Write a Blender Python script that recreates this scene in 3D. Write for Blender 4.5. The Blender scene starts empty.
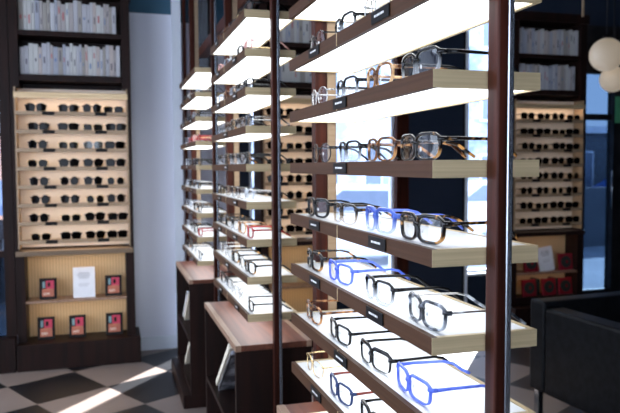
import bpy, bmesh, math, random
from mathutils import Vector, Matrix
random.seed(7)
S = 0.74                      # metres per layout unit
COL = bpy.context.scene.collection
PI = math.pi
H = 1.785
WL = {}                       # world location (layout units) of each object's origin

# ------------------------------------------------------------------ materials
MATS = {}
def newmat(name):
    m = bpy.data.materials.new(name); m.use_nodes = True
    nt = m.node_tree; nt.nodes.clear()
    out = nt.nodes.new('ShaderNodeOutputMaterial')
    return m, nt, out
def pbr(name, col, rough=.5, metal=0., spec=.5, col2=None, scale=(8, 8, 8), detail=3, lo=.35, hi=.65, bump=0., coat=0., trans=0., coords='Object', ior=1.45):
    """principled material; col2 adds a procedural variation"""
    m, nt, out = newmat(name)
    b = nt.nodes.new('ShaderNodeBsdfPrincipled')
    b.inputs['Roughness'].default_value = rough
    b.inputs['Metallic'].default_value = metal
    b.inputs['Specular IOR Level'].default_value = spec
    b.inputs['Coat Weight'].default_value = coat
    b.inputs['Transmission Weight'].default_value = trans
    b.inputs['IOR'].default_value = ior
    b.inputs['Base Color'].default_value = (*col, 1)
    tc = nt.nodes.new('ShaderNodeTexCoord'); mp = nt.nodes.new('ShaderNodeMapping')
    mp.inputs['Scale'].default_value = scale
    no = nt.nodes.new('ShaderNodeTexNoise'); no.inputs['Scale'].default_value = 1; no.inputs['Detail'].default_value = detail
    nt.links.new(tc.outputs[coords], mp.inputs[0]); nt.links.new(mp.outputs[0], no.inputs['Vector'])
    rp = nt.nodes.new('ShaderNodeValToRGB')
    rp.color_ramp.elements[0].position = lo; rp.color_ramp.elements[1].position = hi
    rp.color_ramp.elements[0].color = (*col, 1); rp.color_ramp.elements[1].color = (*(col2 or [c * 1.12 for c in col]), 1)
    nt.links.new(no.outputs['Fac'], rp.inputs[0]); nt.links.new(rp.outputs[0], b.inputs['Base Color'])
    if bump:
        bp = nt.nodes.new('ShaderNodeBump'); bp.inputs['Strength'].default_value = bump; bp.inputs['Distance'].default_value = .002
        nt.links.new(no.outputs['Fac'], bp.inputs['Height']); nt.links.new(bp.outputs[0], b.inputs['Normal'])
    nt.links.new(b.outputs[0], out.inputs[0])
    MATS[name] = m
    return m
def emit(name, col, st):
    m, nt, out = newmat(name)
    e = nt.nodes.new('ShaderNodeEmission'); e.inputs[0].default_value = (*col, 1); e.inputs[1].default_value = st
    nt.links.new(e.outputs[0], out.inputs[0]); MATS[name] = m; return m
def clear(name, tint, gl=.5, rough=.02):
    """thin glass: transparent with a Fresnel reflection"""
    m, nt, out = newmat(name)
    t = nt.nodes.new('ShaderNodeBsdfTransparent'); t.inputs[0].default_value = (*tint, 1)
    g = nt.nodes.new('ShaderNodeBsdfGlossy'); g.inputs['Roughness'].default_value = rough
    f = nt.nodes.new('ShaderNodeLayerWeight'); f.inputs[0].default_value = .5
    pw = nt.nodes.new('ShaderNodeMath'); pw.operation = 'POWER'; pw.inputs[1].default_value = 4
    mu = nt.nodes.new('ShaderNodeMath'); mu.operation = 'MULTIPLY_ADD'; mu.inputs[1].default_value = .6 * gl; mu.inputs[2].default_value = .035 * gl
    mx = nt.nodes.new('ShaderNodeMixShader')
    nt.links.new(f.outputs['Facing'], pw.inputs[0]); nt.links.new(pw.outputs[0], mu.inputs[0]); nt.links.new(mu.outputs[0], mx.inputs[0])
    nt.links.new(t.outputs[0], mx.inputs[1]); nt.links.new(g.outputs[0], mx.inputs[2]); nt.links.new(mx.outputs[0], out.inputs[0])
    MATS[name] = m; return m
def tortoise(name, cols, scale=70, pos=(.40, .52, .62)):
    m, nt, out = newmat(name)
    b = nt.nodes.new('ShaderNodeBsdfPrincipled'); b.inputs['Roughness'].default_value = .12; b.inputs['Specular IOR Level'].default_value = .3
    tc = nt.nodes.new('ShaderNodeTexCoord'); no = nt.nodes.new('ShaderNodeTexNoise'); no.inputs['Scale'].default_value = scale; no.inputs['Detail'].default_value = 1.5
    rp = nt.nodes.new('ShaderNodeValToRGB'); e = rp.color_ramp.elements
    e[0].position = pos[0]; e[0].color = (*cols[0], 1); e[1].position = pos[2]; e[1].color = (*cols[2], 1)
    k = e.new(pos[1]); k.color = (*cols[1], 1)
    nt.links.new(tc.outputs['Object'], no.inputs['Vector']); nt.links.new(no.outputs['Fac'], rp.inputs[0])
    nt.links.new(rp.outputs[0], b.inputs['Base Color']); nt.links.new(b.outputs[0], out.inputs[0]); MATS[name] = m; return m
def fade(name, top, bottom, z0=.010, z1=.034, tb=.55):
    """acetate whose colour runs from a dark brow to a clear lower rim (a dye gradient in the plastic)"""
    m, nt, out = newmat(name)
    b = nt.nodes.new('ShaderNodeBsdfPrincipled'); b.inputs['Roughness'].default_value = .1; b.inputs['Specular IOR Level'].default_value = .3
    tr = nt.nodes.new('ShaderNodeBsdfTransparent'); mx = nt.nodes.new('ShaderNodeMixShader')
    tc = nt.nodes.new('ShaderNodeTexCoord'); sp = nt.nodes.new('ShaderNodeSeparateXYZ')
    mr = nt.nodes.new('ShaderNodeMapRange'); mr.inputs[1].default_value = z0 * S; mr.inputs[2].default_value = z1 * S
    rp = nt.nodes.new('ShaderNodeValToRGB'); rp.color_ramp.elements[0].color = (*bottom, 1); rp.color_ramp.elements[1].color = (*top, 1)
    m2 = nt.nodes.new('ShaderNodeMapRange'); m2.inputs[1].default_value = 0; m2.inputs[2].default_value = 1
    m2.inputs[3].default_value = 1 - tb; m2.inputs[4].default_value = 1.
    nt.links.new(tc.outputs['Object'], sp.inputs[0]); nt.links.new(sp.outputs[2], mr.inputs[0])
    nt.links.new(mr.outputs[0], rp.inputs[0]); nt.links.new(mr.outputs[0], m2.inputs[0])
    nt.links.new(rp.outputs[0], b.inputs['Base Color']); nt.links.new(m2.outputs[0], mx.inputs[0])
    nt.links.new(tr.outputs[0], mx.inputs[1]); nt.links.new(b.outputs[0], mx.inputs[2]); nt.links.new(mx.outputs[0], out.inputs[0])
    MATS[name] = m; return m
M = MATS
# wood, metal, panels
pbr('mahogany', (.062, .014, .007), .42, spec=.15, col2=(.020, .005, .003), scale=(60, 60, 3), detail=5, bump=.1)
pbr('walnut_dark', (.020, .008, .006), .45, spec=.16, col2=(.011, .006, .005), scale=(40, 40, 3), detail=5, bump=.1)
pbr('walnut_top', (.17, .060, .036), .4, spec=.25, col2=(.11, .038, .024), scale=(50, 3, 50), detail=5, bump=.08)
pbr('walnut_edge', (.34, .21, .14), .4, col2=(.25, .145, .09), scale=(50, 4, 50), detail=4)
pbr('brass_shaded', (.078, .034, .016), .5, .0, spec=.15, col2=(.060, .026, .012), scale=(6, 3, 260), detail=3)  # same metal as the shelf ends, with the front's shade put into its colour
pbr('brass', (.68, .53, .31), .36, .25, spec=.3, col2=(.56, .43, .25), scale=(4, 4, 260), detail=3, bump=.04)
pbr('steel', (.42, .45, .50), .25, .9, col2=(.5, .53, .58), scale=(200, 200, 3))
pbr('gold_trim', (.36, .25, .155), .4, .2, col2=(.30, .20, .12), scale=(3, 40, 100))
pbr('gold_dim', (.20, .13, .08), .45, .2, col2=(.15, .10, .06), scale=(3, 40, 100))
pbr('gold_bar', (.72, .52, .30), .35, .3, col2=(.55, .38, .20), scale=(4, 40, 100))
pbr('acrylic', (.86, .87, .88), .25, col2=(.82, .83, .85), scale=(4, 4, 4))
pbr('plaque', (.006, .0055, .0055), .45, spec=.15, col2=(.009, .008, .008))
pbr('plaque_print', (.9, .88, .85), .5)
emit('led', (.93, .97, 1.0), 3.2)
emit('warm_led', (1.0, .80, .60), 9)
emit('amber_led', (1.0, .68, .38), 7)
pbr('cream_board', (.72, .62, .52), .7, col2=(.68, .58, .48), scale=(5, 5, 5))
pbr('wall_paint', (.84, .86, .96), .75, col2=(.81, .83, .94), scale=(2, 2, 2), bump=.05)
pbr('blue_paint', (.05, .13, .20), .8, col2=(.04, .11, .17), scale=(3, 3, 3))
pbr('navy_paint', (.014, .024, .045), .6, spec=.3, col2=(.018, .028, .05), scale=(3, 3, 3))
pbr('trim_paint', (.84, .89, .97), .55, col2=(.82, .87, .96), scale=(3, 3, 3))
pbr('dark_ceiling', (.018, .024, .034), .9, col2=(.03, .035, .045), scale=(2, 2, 2))
pbr('peach_paint', (.62, .47, .38), .8)
pbr('frame_black', (.008, .008, .01), .45, spec=.25, col2=(.02, .02, .022))
pbr('leather', (.003, .0035, .0045), .42, spec=.16, col2=(.007, .008, .01), scale=(30, 30, 30), detail=6, bump=.25)
pbr('chrome', (.55, .57, .6), .18, 1.)
clear('window_glass', (.93, .96, 1.0), .6)
clear('tinted_glass', (.20, .26, .33), .5)
clear('demo_lens', (.965, .975, .98), .8, .03)
clear('sun_lens', (.03, .024, .022), .35, .1)
clear('blue_lens', (.25, .30, .34), 1.5, .08)
g_ = pbr('globe_glass', (.74, .63, .50), .35, col2=(.70, .59, .46), scale=(3, 3, 3))
for n_ in g_.node_tree.nodes:
    if n_.type == 'BSDF_PRINCIPLED': n_.inputs['Emission Color'].default_value = (1, .80, .56, 1); n_.inputs['Emission Strength'].default_value = .2
# frames
pbr('acetate_black', (.003, .003, .0035), .12, spec=.3)
pbr('acetate_navy', (.012, .025, .085), .12, spec=.3, col2=(.02, .04, .13), scale=(60, 60, 60))
pbr('acetate_blue', (.07, .12, .60), .12, spec=.3, col2=(.13, .20, .75), scale=(60, 60, 60))
pbr('acetate_red', (.45, .03, .03), .12, spec=.3, col2=(.30, .015, .02), scale=(60, 60, 60))
pbr('acetate_rose', (.75, .42, .36), .12, spec=.3, col2=(.6, .3, .26), scale=(60, 60, 60))
pbr('acetate_oxblood', (.14, .03, .025), .12, spec=.3, col2=(.22, .05, .035), scale=(60, 60, 60))
pbr('acetate_white', (.75, .74, .72), .12, spec=.3)
pbr('frame_metal', (.45, .44, .43), .2, .9)
pbr('frame_gold', (.65, .48, .25), .2, .9)
tortoise('tortoise_dark', ((.006, .005, .005), (.02, .01, .006), (.50, .24, .07)), 60, (.45, .56, .66))
tortoise('tortoise_brown', ((.03, .010, .005), (.20, .075, .025), (.50, .24, .09)), 60)
tortoise('tortoise_amber', ((.10, .035, .012), (.36, .17, .07), (.66, .42, .22)), 50)
tortoise('marble_grey', ((.02, .022, .026), (.13, .14, .17), (.40, .43, .48)), 60)
fade('fade_black', (.003, .003, .004), (.55, .57, .60))
fade('fade_brown', (.035, .014, .008), (.60, .55, .50))
fade('fade_blue', (.05, .10, .42), (.35, .45, .75))
fade('fade_grey', (.16, .17, .20), (.7, .73, .78))
fade('fade_tortoise', (.012, .008, .006), (.45, .30, .16), tb=.6)
fade('fade_clear', (.55, .58, .62), (.80, .82, .84), tb=.7)
# printed things
for i, c in enumerate([(.44, .43, .46), (.40, .36, .35), (.50, .49, .51), (.36, .37, .43), (.48, .41, .38), (.34, .31, .28), (.53, .52, .50)]):
    pbr('spine_%d' % i, c, .7, col2=[k * .86 for k in c], scale=(30, 30, 6))
SPN = ['pale grey', 'taupe', 'off white', 'bluish grey', 'pinkish beige', 'brown grey', 'white']
pbr('spine_ink', (.12, .11, .13), .7)
pbr('spine_ink_blue', (.12, .18, .32), .7)
pbr('spine_ink_red', (.40, .10, .10), .7)
pbr('book_edge', (.10, .09, .09), .8)
pbr('paper', (.74, .74, .77), .6)
pbr('paper_cream', (.72, .64, .50), .6)
pbr('ink', (.10, .09, .10), .7)
pbr('ink_soft', (.36, .34, .36), .7)
pbr('cover_black', (.008, .006, .006), .5, spec=.2)
pbr('cover_orange', (.48, .15, .075), .5, col2=(.36, .10, .06), scale=(20, 20, 20))
pbr('cover_crimson', (.46, .028, .07), .5)
pbr('cover_teal', (.16, .26, .28), .5)
pbr('cover_red', (.24, .016, .028), .6, spec=.2, col2=(.20, .013, .022))
pbr('cover_dark_green', (.012, .022, .018), .5)
pbr('cover_photo', (.05, .05, .06), .5, col2=(.45, .45, .5), scale=(14, 14, 14), lo=.45, hi=.6)
# outdoors
pbr('snow', (.74, .77, .82), .9, col2=(.56, .60, .68), scale=(.6, .6, .6))
pbr('pavement', (.30, .34, .40), .8, col2=(.22, .26, .32), scale=(1, 1, 1))
pbr('facade_pale', (.34, .39, .48), .9, col2=(.72, .75, .80), scale=(1.6, 1.6, 3.0), detail=6, lo=.42, hi=.58)
pbr('facade_blue', (.20, .26, .36), .9, col2=(.48, .54, .62), scale=(1.8, 1.8, 3.0), detail=6, lo=.42, hi=.58)
pbr('pane_dark', (.16, .20, .28), .3)
pbr('car_white', (.72, .74, .78), .25, coat=.5)
pbr('car_blue', (.02, .08, .30), .25, coat=.5)
pbr('tyre', (.02, .02, .022), .8)
pbr('stone_grey', (.13, .15, .18), .85, col2=(.10, .115, .14), scale=(3, 3, 3))
pbr('green_poster', (.10, .42, .20), .5)
pbr('skin', (.55, .33, .24), .6)
pbr('cloth_dark', (.02, .022, .03), .9)
pbr('cloth_blue', (.16, .24, .42), .9)
pbr('hair', (.015, .012, .010), .7)

def ribbed(name, c1, c2, freq):
    m, nt, out = newmat(name)
    b = nt.nodes.new('ShaderNodeBsdfPrincipled'); b.inputs['Roughness'].default_value = .55
    tc = nt.nodes.new('ShaderNodeTexCoord'); w = nt.nodes.new('ShaderNodeTexWave'); w.wave_type = 'BANDS'; w.bands_direction = 'X'
    w.inputs['Scale'].default_value = freq; w.inputs['Distortion'].default_value = .3
    rp = nt.nodes.new('ShaderNodeValToRGB'); rp.color_ramp.elements[0].color = (*c2, 1); rp.color_ramp.elements[1].color = (*c1, 1)
    rp.color_ramp.elements[0].position = .0; rp.color_ramp.elements[1].position = .5
    nt.links.new(tc.outputs['Object'], w.inputs['Vector']); nt.links.new(w.outputs['Fac'], rp.inputs[0])
    nt.links.new(rp.outputs[0], b.inputs['Base Color']); nt.links.new(b.outputs[0], out.inputs[0]); MATS[name] = m; return m
ribbed('ribbed_oak', (.64, .45, .24), (.50, .34, .17), 16)

def checker_floor():
    """black and pale stone tiles laid at an angle, with grout and veining"""
    m, nt, out = newmat('checker_tiles')
    b = nt.nodes.new('ShaderNodeBsdfPrincipled'); b.inputs['Roughness'].default_value = .38
    tc = nt.nodes.new('ShaderNodeTexCoord'); mp = nt.nodes.new('ShaderNodeMapping'); mp.vector_type = 'TEXTURE'
    t = .575 * S; b.inputs['Specular IOR Level'].default_value = .3
    mp.inputs['Location'].default_value = (-.057 * S, 5.671 * S, 0)
    mp.inputs['Rotation'].default_value = (0, 0, math.radians(28.5)); mp.inputs['Scale'].default_value = (t, t, t)
    ck = nt.nodes.new('ShaderNodeTexChecker'); ck.inputs['Scale'].default_value = 1.0
    ad = nt.nodes.new('ShaderNodeVectorMath'); ad.operation = 'ADD'; ad.inputs[1].default_value = (0, 0, .5)
    ck.inputs['Color2'].default_value = (.27, .21, .18, 1); ck.inputs['Color1'].default_value = (.010, .010, .012, 1)
    no = nt.nodes.new('ShaderNodeTexNoise'); no.inputs['Scale'].default_value = 5; no.inputs['Detail'].default_value = 6
    mx = nt.nodes.new('ShaderNodeMix'); mx.data_type = 'RGBA'; mx.blend_type = 'MULTIPLY'; mx.inputs[0].default_value = .5
    rp = nt.nodes.new('ShaderNodeValToRGB'); rp.color_ramp.elements[0].color = (.6, .6, .6, 1)
    nt.links.new(tc.outputs['Object'], mp.inputs[0]); nt.links.new(mp.outputs[0], ad.inputs[0]); nt.links.new(ad.outputs[0], ck.inputs['Vector'])
    nt.links.new(tc.outputs['Object'], no.inputs['Vector']); nt.links.new(no.outputs['Fac'], rp.inputs[0])
    nt.links.new(ck.outputs['Color'], mx.inputs[6]); nt.links.new(rp.outputs[0], mx.inputs[7])
    nt.links.new(mx.outputs[2], b.inputs['Base Color']); nt.links.new(b.outputs[0], out.inputs[0])
    MATS['checker_tiles'] = m
checker_floor()

# ------------------------------------------------------------------ mesh helpers
class MB:
    def __init__(s): s.bm = bmesh.new(); s.mats = []
    def mi(s, m):
        if m not in s.mats: s.mats.append(m)
        return s.mats.index(m)
    def add(s, verts, faces, mat, smooth=False):
        i = s.mi(mat); vs = [s.bm.verts.new(v) for v in verts]
        for f in faces:
            try:
                fc = s.bm.faces.new([vs[k] for k in f]); fc.material_index = i; fc.smooth = smooth
            except ValueError: pass
        return vs
    def box(s, x0, x1, y0, y1, z0, z1, mat, bev=0., mtx=None):
        v = [(x, y, z) for x in (x0, x1) for y in (y0, y1) for z in (z0, z1)]
        if mtx: v = [tuple(mtx @ Vector(p)) for p in v]
        f = [(0, 1, 3, 2), (4, 6, 7, 5), (0, 4, 5, 1), (2, 3, 7, 6), (0, 2, 6, 4), (1, 5, 7, 3)]
        vs = s.add(v, f, mat)
        if bev:
            es = list({e for q in vs for e in q.link_edges})
            r = bmesh.ops.bevel(s.bm, geom=es, offset=bev, segments=2, affect='EDGES', profile=.5)
            for fc in r['faces']: fc.material_index = s.mi(mat)
        return s
    def tube(s, pts, rads, mat, n=10, caps=True, flat=None):
        """swept tube; rads may be numbers or (half width, half height)"""
        pts = [Vector(p) for p in pts]; rings = []
        i = s.mi(mat)
        for k, p in enumerate(pts):
            d = (pts[min(k + 1, len(pts) - 1)] - pts[max(k - 1, 0)]).normalized()
            up = Vector((0, 0, 1)) if abs(d.z) < .95 else Vector((1, 0, 0))
            a = d.cross(up).normalized(); b = a.cross(d).normalized()
            r = rads[k] if isinstance(rads, (list, tuple)) else rads
            ra, rb = r if isinstance(r, tuple) else (r, r)
            ring = []
            for q in range(n):
                t = 2 * PI * q / n; c, sn = math.cos(t), math.sin(t)
                if flat:
                    c = math.copysign(abs(c) ** flat, c); sn = math.copysign(abs(sn) ** flat, sn)
                ring.append(s.bm.verts.new(p + a * c * ra + b * sn * rb))
            rings.append(ring)
        for k in range(len(rings) - 1):
            for q in range(n):
                f = s.bm.faces.new((rings[k][q], rings[k][(q + 1) % n], rings[k + 1][(q + 1) % n], rings[k + 1][q])); f.material_index = i; f.smooth = True
        if caps:
            for rg in (rings[0][::-1], rings[-1]):
                f = s.bm.faces.new(rg); f.material_index = i
        return s
    def ball(s, c, r, mat, seg=24, sc=(1, 1, 1)):
        i = s.mi(mat)
        g = bmesh.ops.create_uvsphere(s.bm, u_segments=seg, v_segments=seg // 2, radius=r)
        for v in g['verts']:
            v.co = Vector((v.co.x * sc[0], v.co.y * sc[1], v.co.z * sc[2])) + Vector(c)
        for f in {f for v in g['verts'] for f in v.link_faces}: f.material_index = i; f.smooth = True
        return s
    def prism(s, prof, axis, a0, a1, mat, bev=0., smooth=False):
        """prof: list of 2-D points in the plane across 'axis'"""
        def P(p, a): return {'x': (a, p[0], p[1]), 'y': (p[0], a, p[1]), 'z': (p[0], p[1], a)}[axis]
        n = len(prof); v = [P(p, a0) for p in prof] + [P(p, a1) for p in prof]
        f = [tuple(range(n))[::-1], tuple(range(n, 2 * n))] + [(k, (k + 1) % n, n + (k + 1) % n, n + k) for k in range(n)]
        vs = s.add(v, f, mat, smooth)
        if bev:
            es = list({e for q in vs for e in q.link_edges})
            r = bmesh.ops.bevel(s.bm, geom=es, offset=bev, segments=3, affect='EDGES', profile=.5)
            for fc in r['faces']: fc.material_index = s.mi(mat); fc.smooth = True
        return s
    def mesh(s, name, org=(0, 0, 0)):
        bmesh.ops.recalc_face_normals(s.bm, faces=s.bm.faces)
        o = Vector(org)
        for v in s.bm.verts: v.co = (v.co - o) * S
        me = bpy.data.meshes.new(name); s.bm.to_mesh(me); s.bm.free()
        for m in s.mats: me.materials.append(MATS[m])
        return me
    def build(s, name, parent=None, base=True):
        if parent is not None:
            org = WL[parent]
        else:
            xs = [v.co for v in s.bm.verts]
            org = Vector(((min(c.x for c in xs) + max(c.x for c in xs)) / 2, (min(c.y for c in xs) + max(c.y for c in xs)) / 2, min(c.z for c in xs))) if base else Vector((0, 0, 0))
        o = bpy.data.objects.new(name, s.mesh(name, org)); COL.objects.link(o)
        WL[o] = Vector(org)
        if parent is not None: o.parent = parent
        else: o.location = Vector(org) * S
        return o
def thing(name, label, cat, loc, group=None, rz=0):
    o = bpy.data.objects.new(name, None); COL.objects.link(o); o.empty_display_size = .05
    o.location = Vector(loc) * S; o.rotation_euler = (0, 0, rz); WL[o] = Vector(loc)
    return tag(o, label, cat, group)
def tag(o, label, cat, group=None):
    o['label'] = label; o['category'] = cat
    if group: o['group'] = group
    return o
def struct(o, label=None):
    o['kind'] = 'structure'
    if label: o['label'] = label
    return o
ORD = ['first', 'second', 'third', 'fourth', 'fifth', 'sixth', 'seventh', 'eighth', 'ninth', 'tenth', 'eleventh', 'twelfth', 'thirteenth', 'fourteenth', 'fifteenth', 'sixteenth', 'seventeenth', 'eighteenth', 'nineteenth', 'twentieth', 'twenty-first', 'twenty-second', 'twenty-third', 'twenty-fourth', 'twenty-fifth', 'twenty-sixth', 'twenty-seventh', 'twenty-eighth', 'twenty-ninth', 'thirtieth', 'thirty-first', 'thirty-second']

# ------------------------------------------------------------------ the room
Y1, Y2 = 6.72, 7.6            # left part of the back wall, recessed right part
ZC = 4.3
def wallbox(name, *a, mat='wall_paint', label=None):
    return struct(MB().box(*a, mat).build(name), label)
fl = MB(); fl.box(-4.2, 7.6, -4.0, Y2 + .15, -.12, 0, 'checker_tiles'); struct(fl.build('floor', base=False), 'black and pale checkered tile floor laid at an angle')
wallbox('ceiling', -4.2, 7.6, -4.0, Y2 + .15, ZC, ZC + .15, mat='dark_ceiling')
w = MB()     # left part of the back wall: white below a teal band
w.box(-.86, .68, Y1, Y1 + .14, 0, 3.24, 'wall_paint'); w.box(-.86, .68, Y1, Y1 + .14, 3.24, ZC, 'blue_paint')
struct(w.build('wall_back'), 'white back wall below a teal painted band')
struct(MB().box(.60, .685, Y1 - .035, Y1 + .1, 0, ZC, 'trim_paint').build('trim_1'))
struct(MB().box(.205, .60, Y1 - .02, Y1, 0, .13, 'trim_paint', .004).box(.205, .60, Y1 - .026, Y1, 0, .02, 'trim_paint').build('baseboard_back'))
w = MB()     # recessed part
w.box(.68, 1.38, Y2, Y2 + .14, 0, 3.35, 'wall_paint'); w.box(.68, 1.38, Y2, Y2 + .14, 3.35, ZC, 'blue_paint')
w.box(.68, .70, Y1 + .14, Y2, 0, ZC, 'wall_paint')
w.box(1.38, 1.52, Y2, Y2 + .14, 0, ZC, 'navy_paint')
w.box(1.86, 2.45, Y2, Y2 + .14, 0, ZC, 'navy_paint')
w.box(3.47, 4.20, Y2 - .05, Y2 + .14, 0, ZC, 'navy_paint')
w.box(5.0, 5.98, Y2, Y2 + .14, 0, ZC, 'navy_paint')
w.box(6.62, 7.6, Y2, Y2 + .14, 0, ZC, 'navy_paint')
for a, b, zb in ((1.52, 1.86, .55), (2.45, 3.31, .42), (4.28, 5.0, .42)):
    w.box(a, b, Y2, Y2 + .14, 0, zb, 'navy_paint'); w.box(a, b, Y2, Y2 + .14, 3.7, ZC, 'navy_paint')
w.box(5.98, 6.62, Y2, Y2 + .14, 3.6, ZC, 'navy_paint')
struct(w.build('wall_recess', base=False), 'white and navy recessed part of the back wall with street windows')
struct(MB().box(3.31, 3.47, Y2 - .06, Y2 + .14, 0, ZC, 'mahogany').build('trim_2'))
def window(n, x0, x1, z0, z1, bars=()):
    t = bpy.data.objects.new('window_%d' % n, None); COL.objects.link(t); t.location = Vector(((x0 + x1) / 2, Y2, z0)) * S; WL[t] = Vector(((x0 + x1) / 2, Y2, z0)); struct(t)
    f = MB(); k = .035
    f.box(x0, x0 + k, Y2 + .02, Y2 + .1, z0, z1, 'trim_paint'); f.box(x1 - k, x1, Y2 + .02, Y2 + .1, z0, z1, 'trim_paint')
    f.box(x0 + k, x1 - k, Y2 + .02, Y2 + .1, z0, z0 + k, 'trim_paint'); f.box(x0 + k, x1 - k, Y2 + .02, Y2 + .1, z1 - k, z1, 'trim_paint')
    f.build('window_frame', t)
    g = MB(); g.box(x0 + k, x1 - k, Y2 + .055, Y2 + .063, z0 + k, z1 - k, 'window_glass'); g.build('window_pane', t)
    s = MB(); s.box(x0, x1, Y2 - .05, Y2 + .02, z0 - .03, z0, 'trim_paint', .004); s.build('window_sill', t)
window(1, 1.52, 1.86, .55, 3.7); window(2, 2.45, 3.31, .42, 3.7); window(3, 4.28, 5.0, .42, 3.7)
struct(MB().box(4.20, 4.235, Y2 - .05, Y2 + .1, 0, ZC, 'frame_black').box(4.235, 4.28, Y2 - .05, Y2 + .1, 0, ZC, 'trim_paint').build('trim_3'))
# glazed street door at the right
t = bpy.data.objects.new('door_1', None); COL.objects.link(t); t.location = Vector((6.3, Y2, 0)) * S; WL[t] = Vector((6.3, Y2, 0)); struct(t)
f = MB(); f.box(5.98, 6.04, Y2, Y2 + .1, 0, 3.6, 'frame_black'); f.box(6.46, 6.62, Y2 - .03, Y2 + .1, 0, 3.6, 'frame_black'); f.box(6.04, 6.46, Y2, Y2 + .1, 2.98, 3.6, 'frame_black')
f.box(6.04, 6.46, Y2, Y2 + .1, 0, .1, 'frame_black'); f.box(6.04, 6.46, Y2 + .02, Y2 + .08, 2.37, 2.45, 'frame_black'); f.build('door_frame', t)
MB().box(6.04, 6.46, Y2 + .045, Y2 + .055, .1, 2.98, 'tinted_glass').build('door_pane', t)
MB().tube([(6.43, Y2 - .05, 1.2), (6.43, Y2 - .05, 1.7)], .012, 'steel').build('door_handle', t)
tag(MB().box(6.47, 6.56, Y2 - .045, Y2 - .032, 2.33, 2.68, 'green_poster').build('window_sign'), 'narrow green sign on the dark door frame at far right', 'sign')
pm = thing('wall_mirror', 'tall narrow dark framed mirror high on the white wall behind the farthest posts', 'mirror', (1.0, Y2, 2.45))
MB().box(.91, .945, Y2 - .03, Y2 - .001, 2.45, 4.25, 'frame_black').box(1.075, 1.105, Y2 - .03, Y2 - .001, 2.45, 4.25, 'frame_black').box(.945, 1.075, Y2 - .03, Y2 - .001, 2.45, 2.48, 'frame_black').box(.945, 1.075, Y2 - .03, Y2 - .001, 4.22, 4.25, 'frame_black').build('mirror_frame', pm)
MB().box(.945, 1.075, Y2 - .018, Y2 - .004, 2.48, 4.22, 'steel').build('mirror_glass', pm)
# unseen room walls; left and front openings are added to let sky light in
w = MB()
w.box(7.6, 7.75, -4.0, Y2 + .15, 0, ZC, 'navy_paint'); struct(w.build('wall_right'))
w = MB()
w.box(-4.35, -4.2, -4.0, -1.5, 0, ZC, 'wall_paint'); w.box(-4.35, -4.2, 6.2, 6.8, 0, ZC, 'wall_paint')
w.box(-4.35, -4.2, -1.5, 6.2, 0, .4, 'wall_paint'); w.box(-4.35, -4.2, -1.5, 6.2, 4.0, ZC, 'wall_paint'); struct(w.build('wall_left', base=False))
w = MB(); w.box(-4.2, -2.6, -4.15, -4.0, 0, ZC, 'wall_paint'); w.box(1.2, 7.6, -4.15, -4.0, 0, ZC, 'navy_paint'); w.box(-2.6, 1.2, -4.15, -4.0, 3.7, ZC, 'navy_paint'); w.box(-2.6, 1.2, -4.15, -4.0, 0, .9, 'navy_paint')
struct(w.build('wall_front', base=False))
# left of the left bookcase: glazed partition and the room behind it
t = bpy.data.objects.new('door_2', None); COL.objects.link(t); t.location = Vector((-1.35, 6.45, 0)) * S; WL[t] = Vector((-1.35, 6.45, 0)); struct(t)
f = MB(); f.box(-1.95, -.82, 6.30, 6.45, .0, .30, 'walnut_dark'); f.box(-.90, -.815, 6.40, 6.48, .30, ZC, 'walnut_dark'); f.box(-1.95, -1.85, 6.40, 6.48, .30, ZC, 'walnut_dark')
f.box(-1.85, -.90, 6.40, 6.48, 1.0, 1.06, 'walnut_dark'); f.build('door_frame', t)
MB().box(-1.85, -.90, 6.43, 6.438, .30, 1.0, 'tinted_glass').build('lower_pane', t)
MB().box(-1.85, -.90, 6.43, 6.438, 1.06, ZC - .02, 'window_glass').build('upper_pane', t)
w = MB(); w.box(-4.2, -1.95, 6.40, 6.5, 0, ZC, 'wall_paint'); struct(w.build('wall_partition'))
w = MB(); w.box(-4.2, -1.7, 9.6, 9.75, 0, ZC, 'peach_paint'); w.box(-1.7, .7, 9.6, 9.75, 0, 1.0, 'stone_grey'); w.box(-1.7, .7, 9.6, 9.75, 2.75, 3.15, 'peach_paint'); w.box(-1.7, .7, 9.6, 9.75, 3.15, ZC, 'blue_paint')
for x in (-1.4, -1.0): w.box(x - .03, x + .03, 9.6, 9.75, 1.0, 2.75, 'frame_black')
struct(w.build('wall_side_room', base=False))
struct(MB().box(-4.2, .68, Y2 + .15, 9.75, -.12, 0, 'pavement').build('floor_side_room'))
struct(MB().box(-4.2, .68, Y2 + .15, 9.75, ZC, ZC + .15, 'dark_ceiling').build('ceiling_side_room'))

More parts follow.
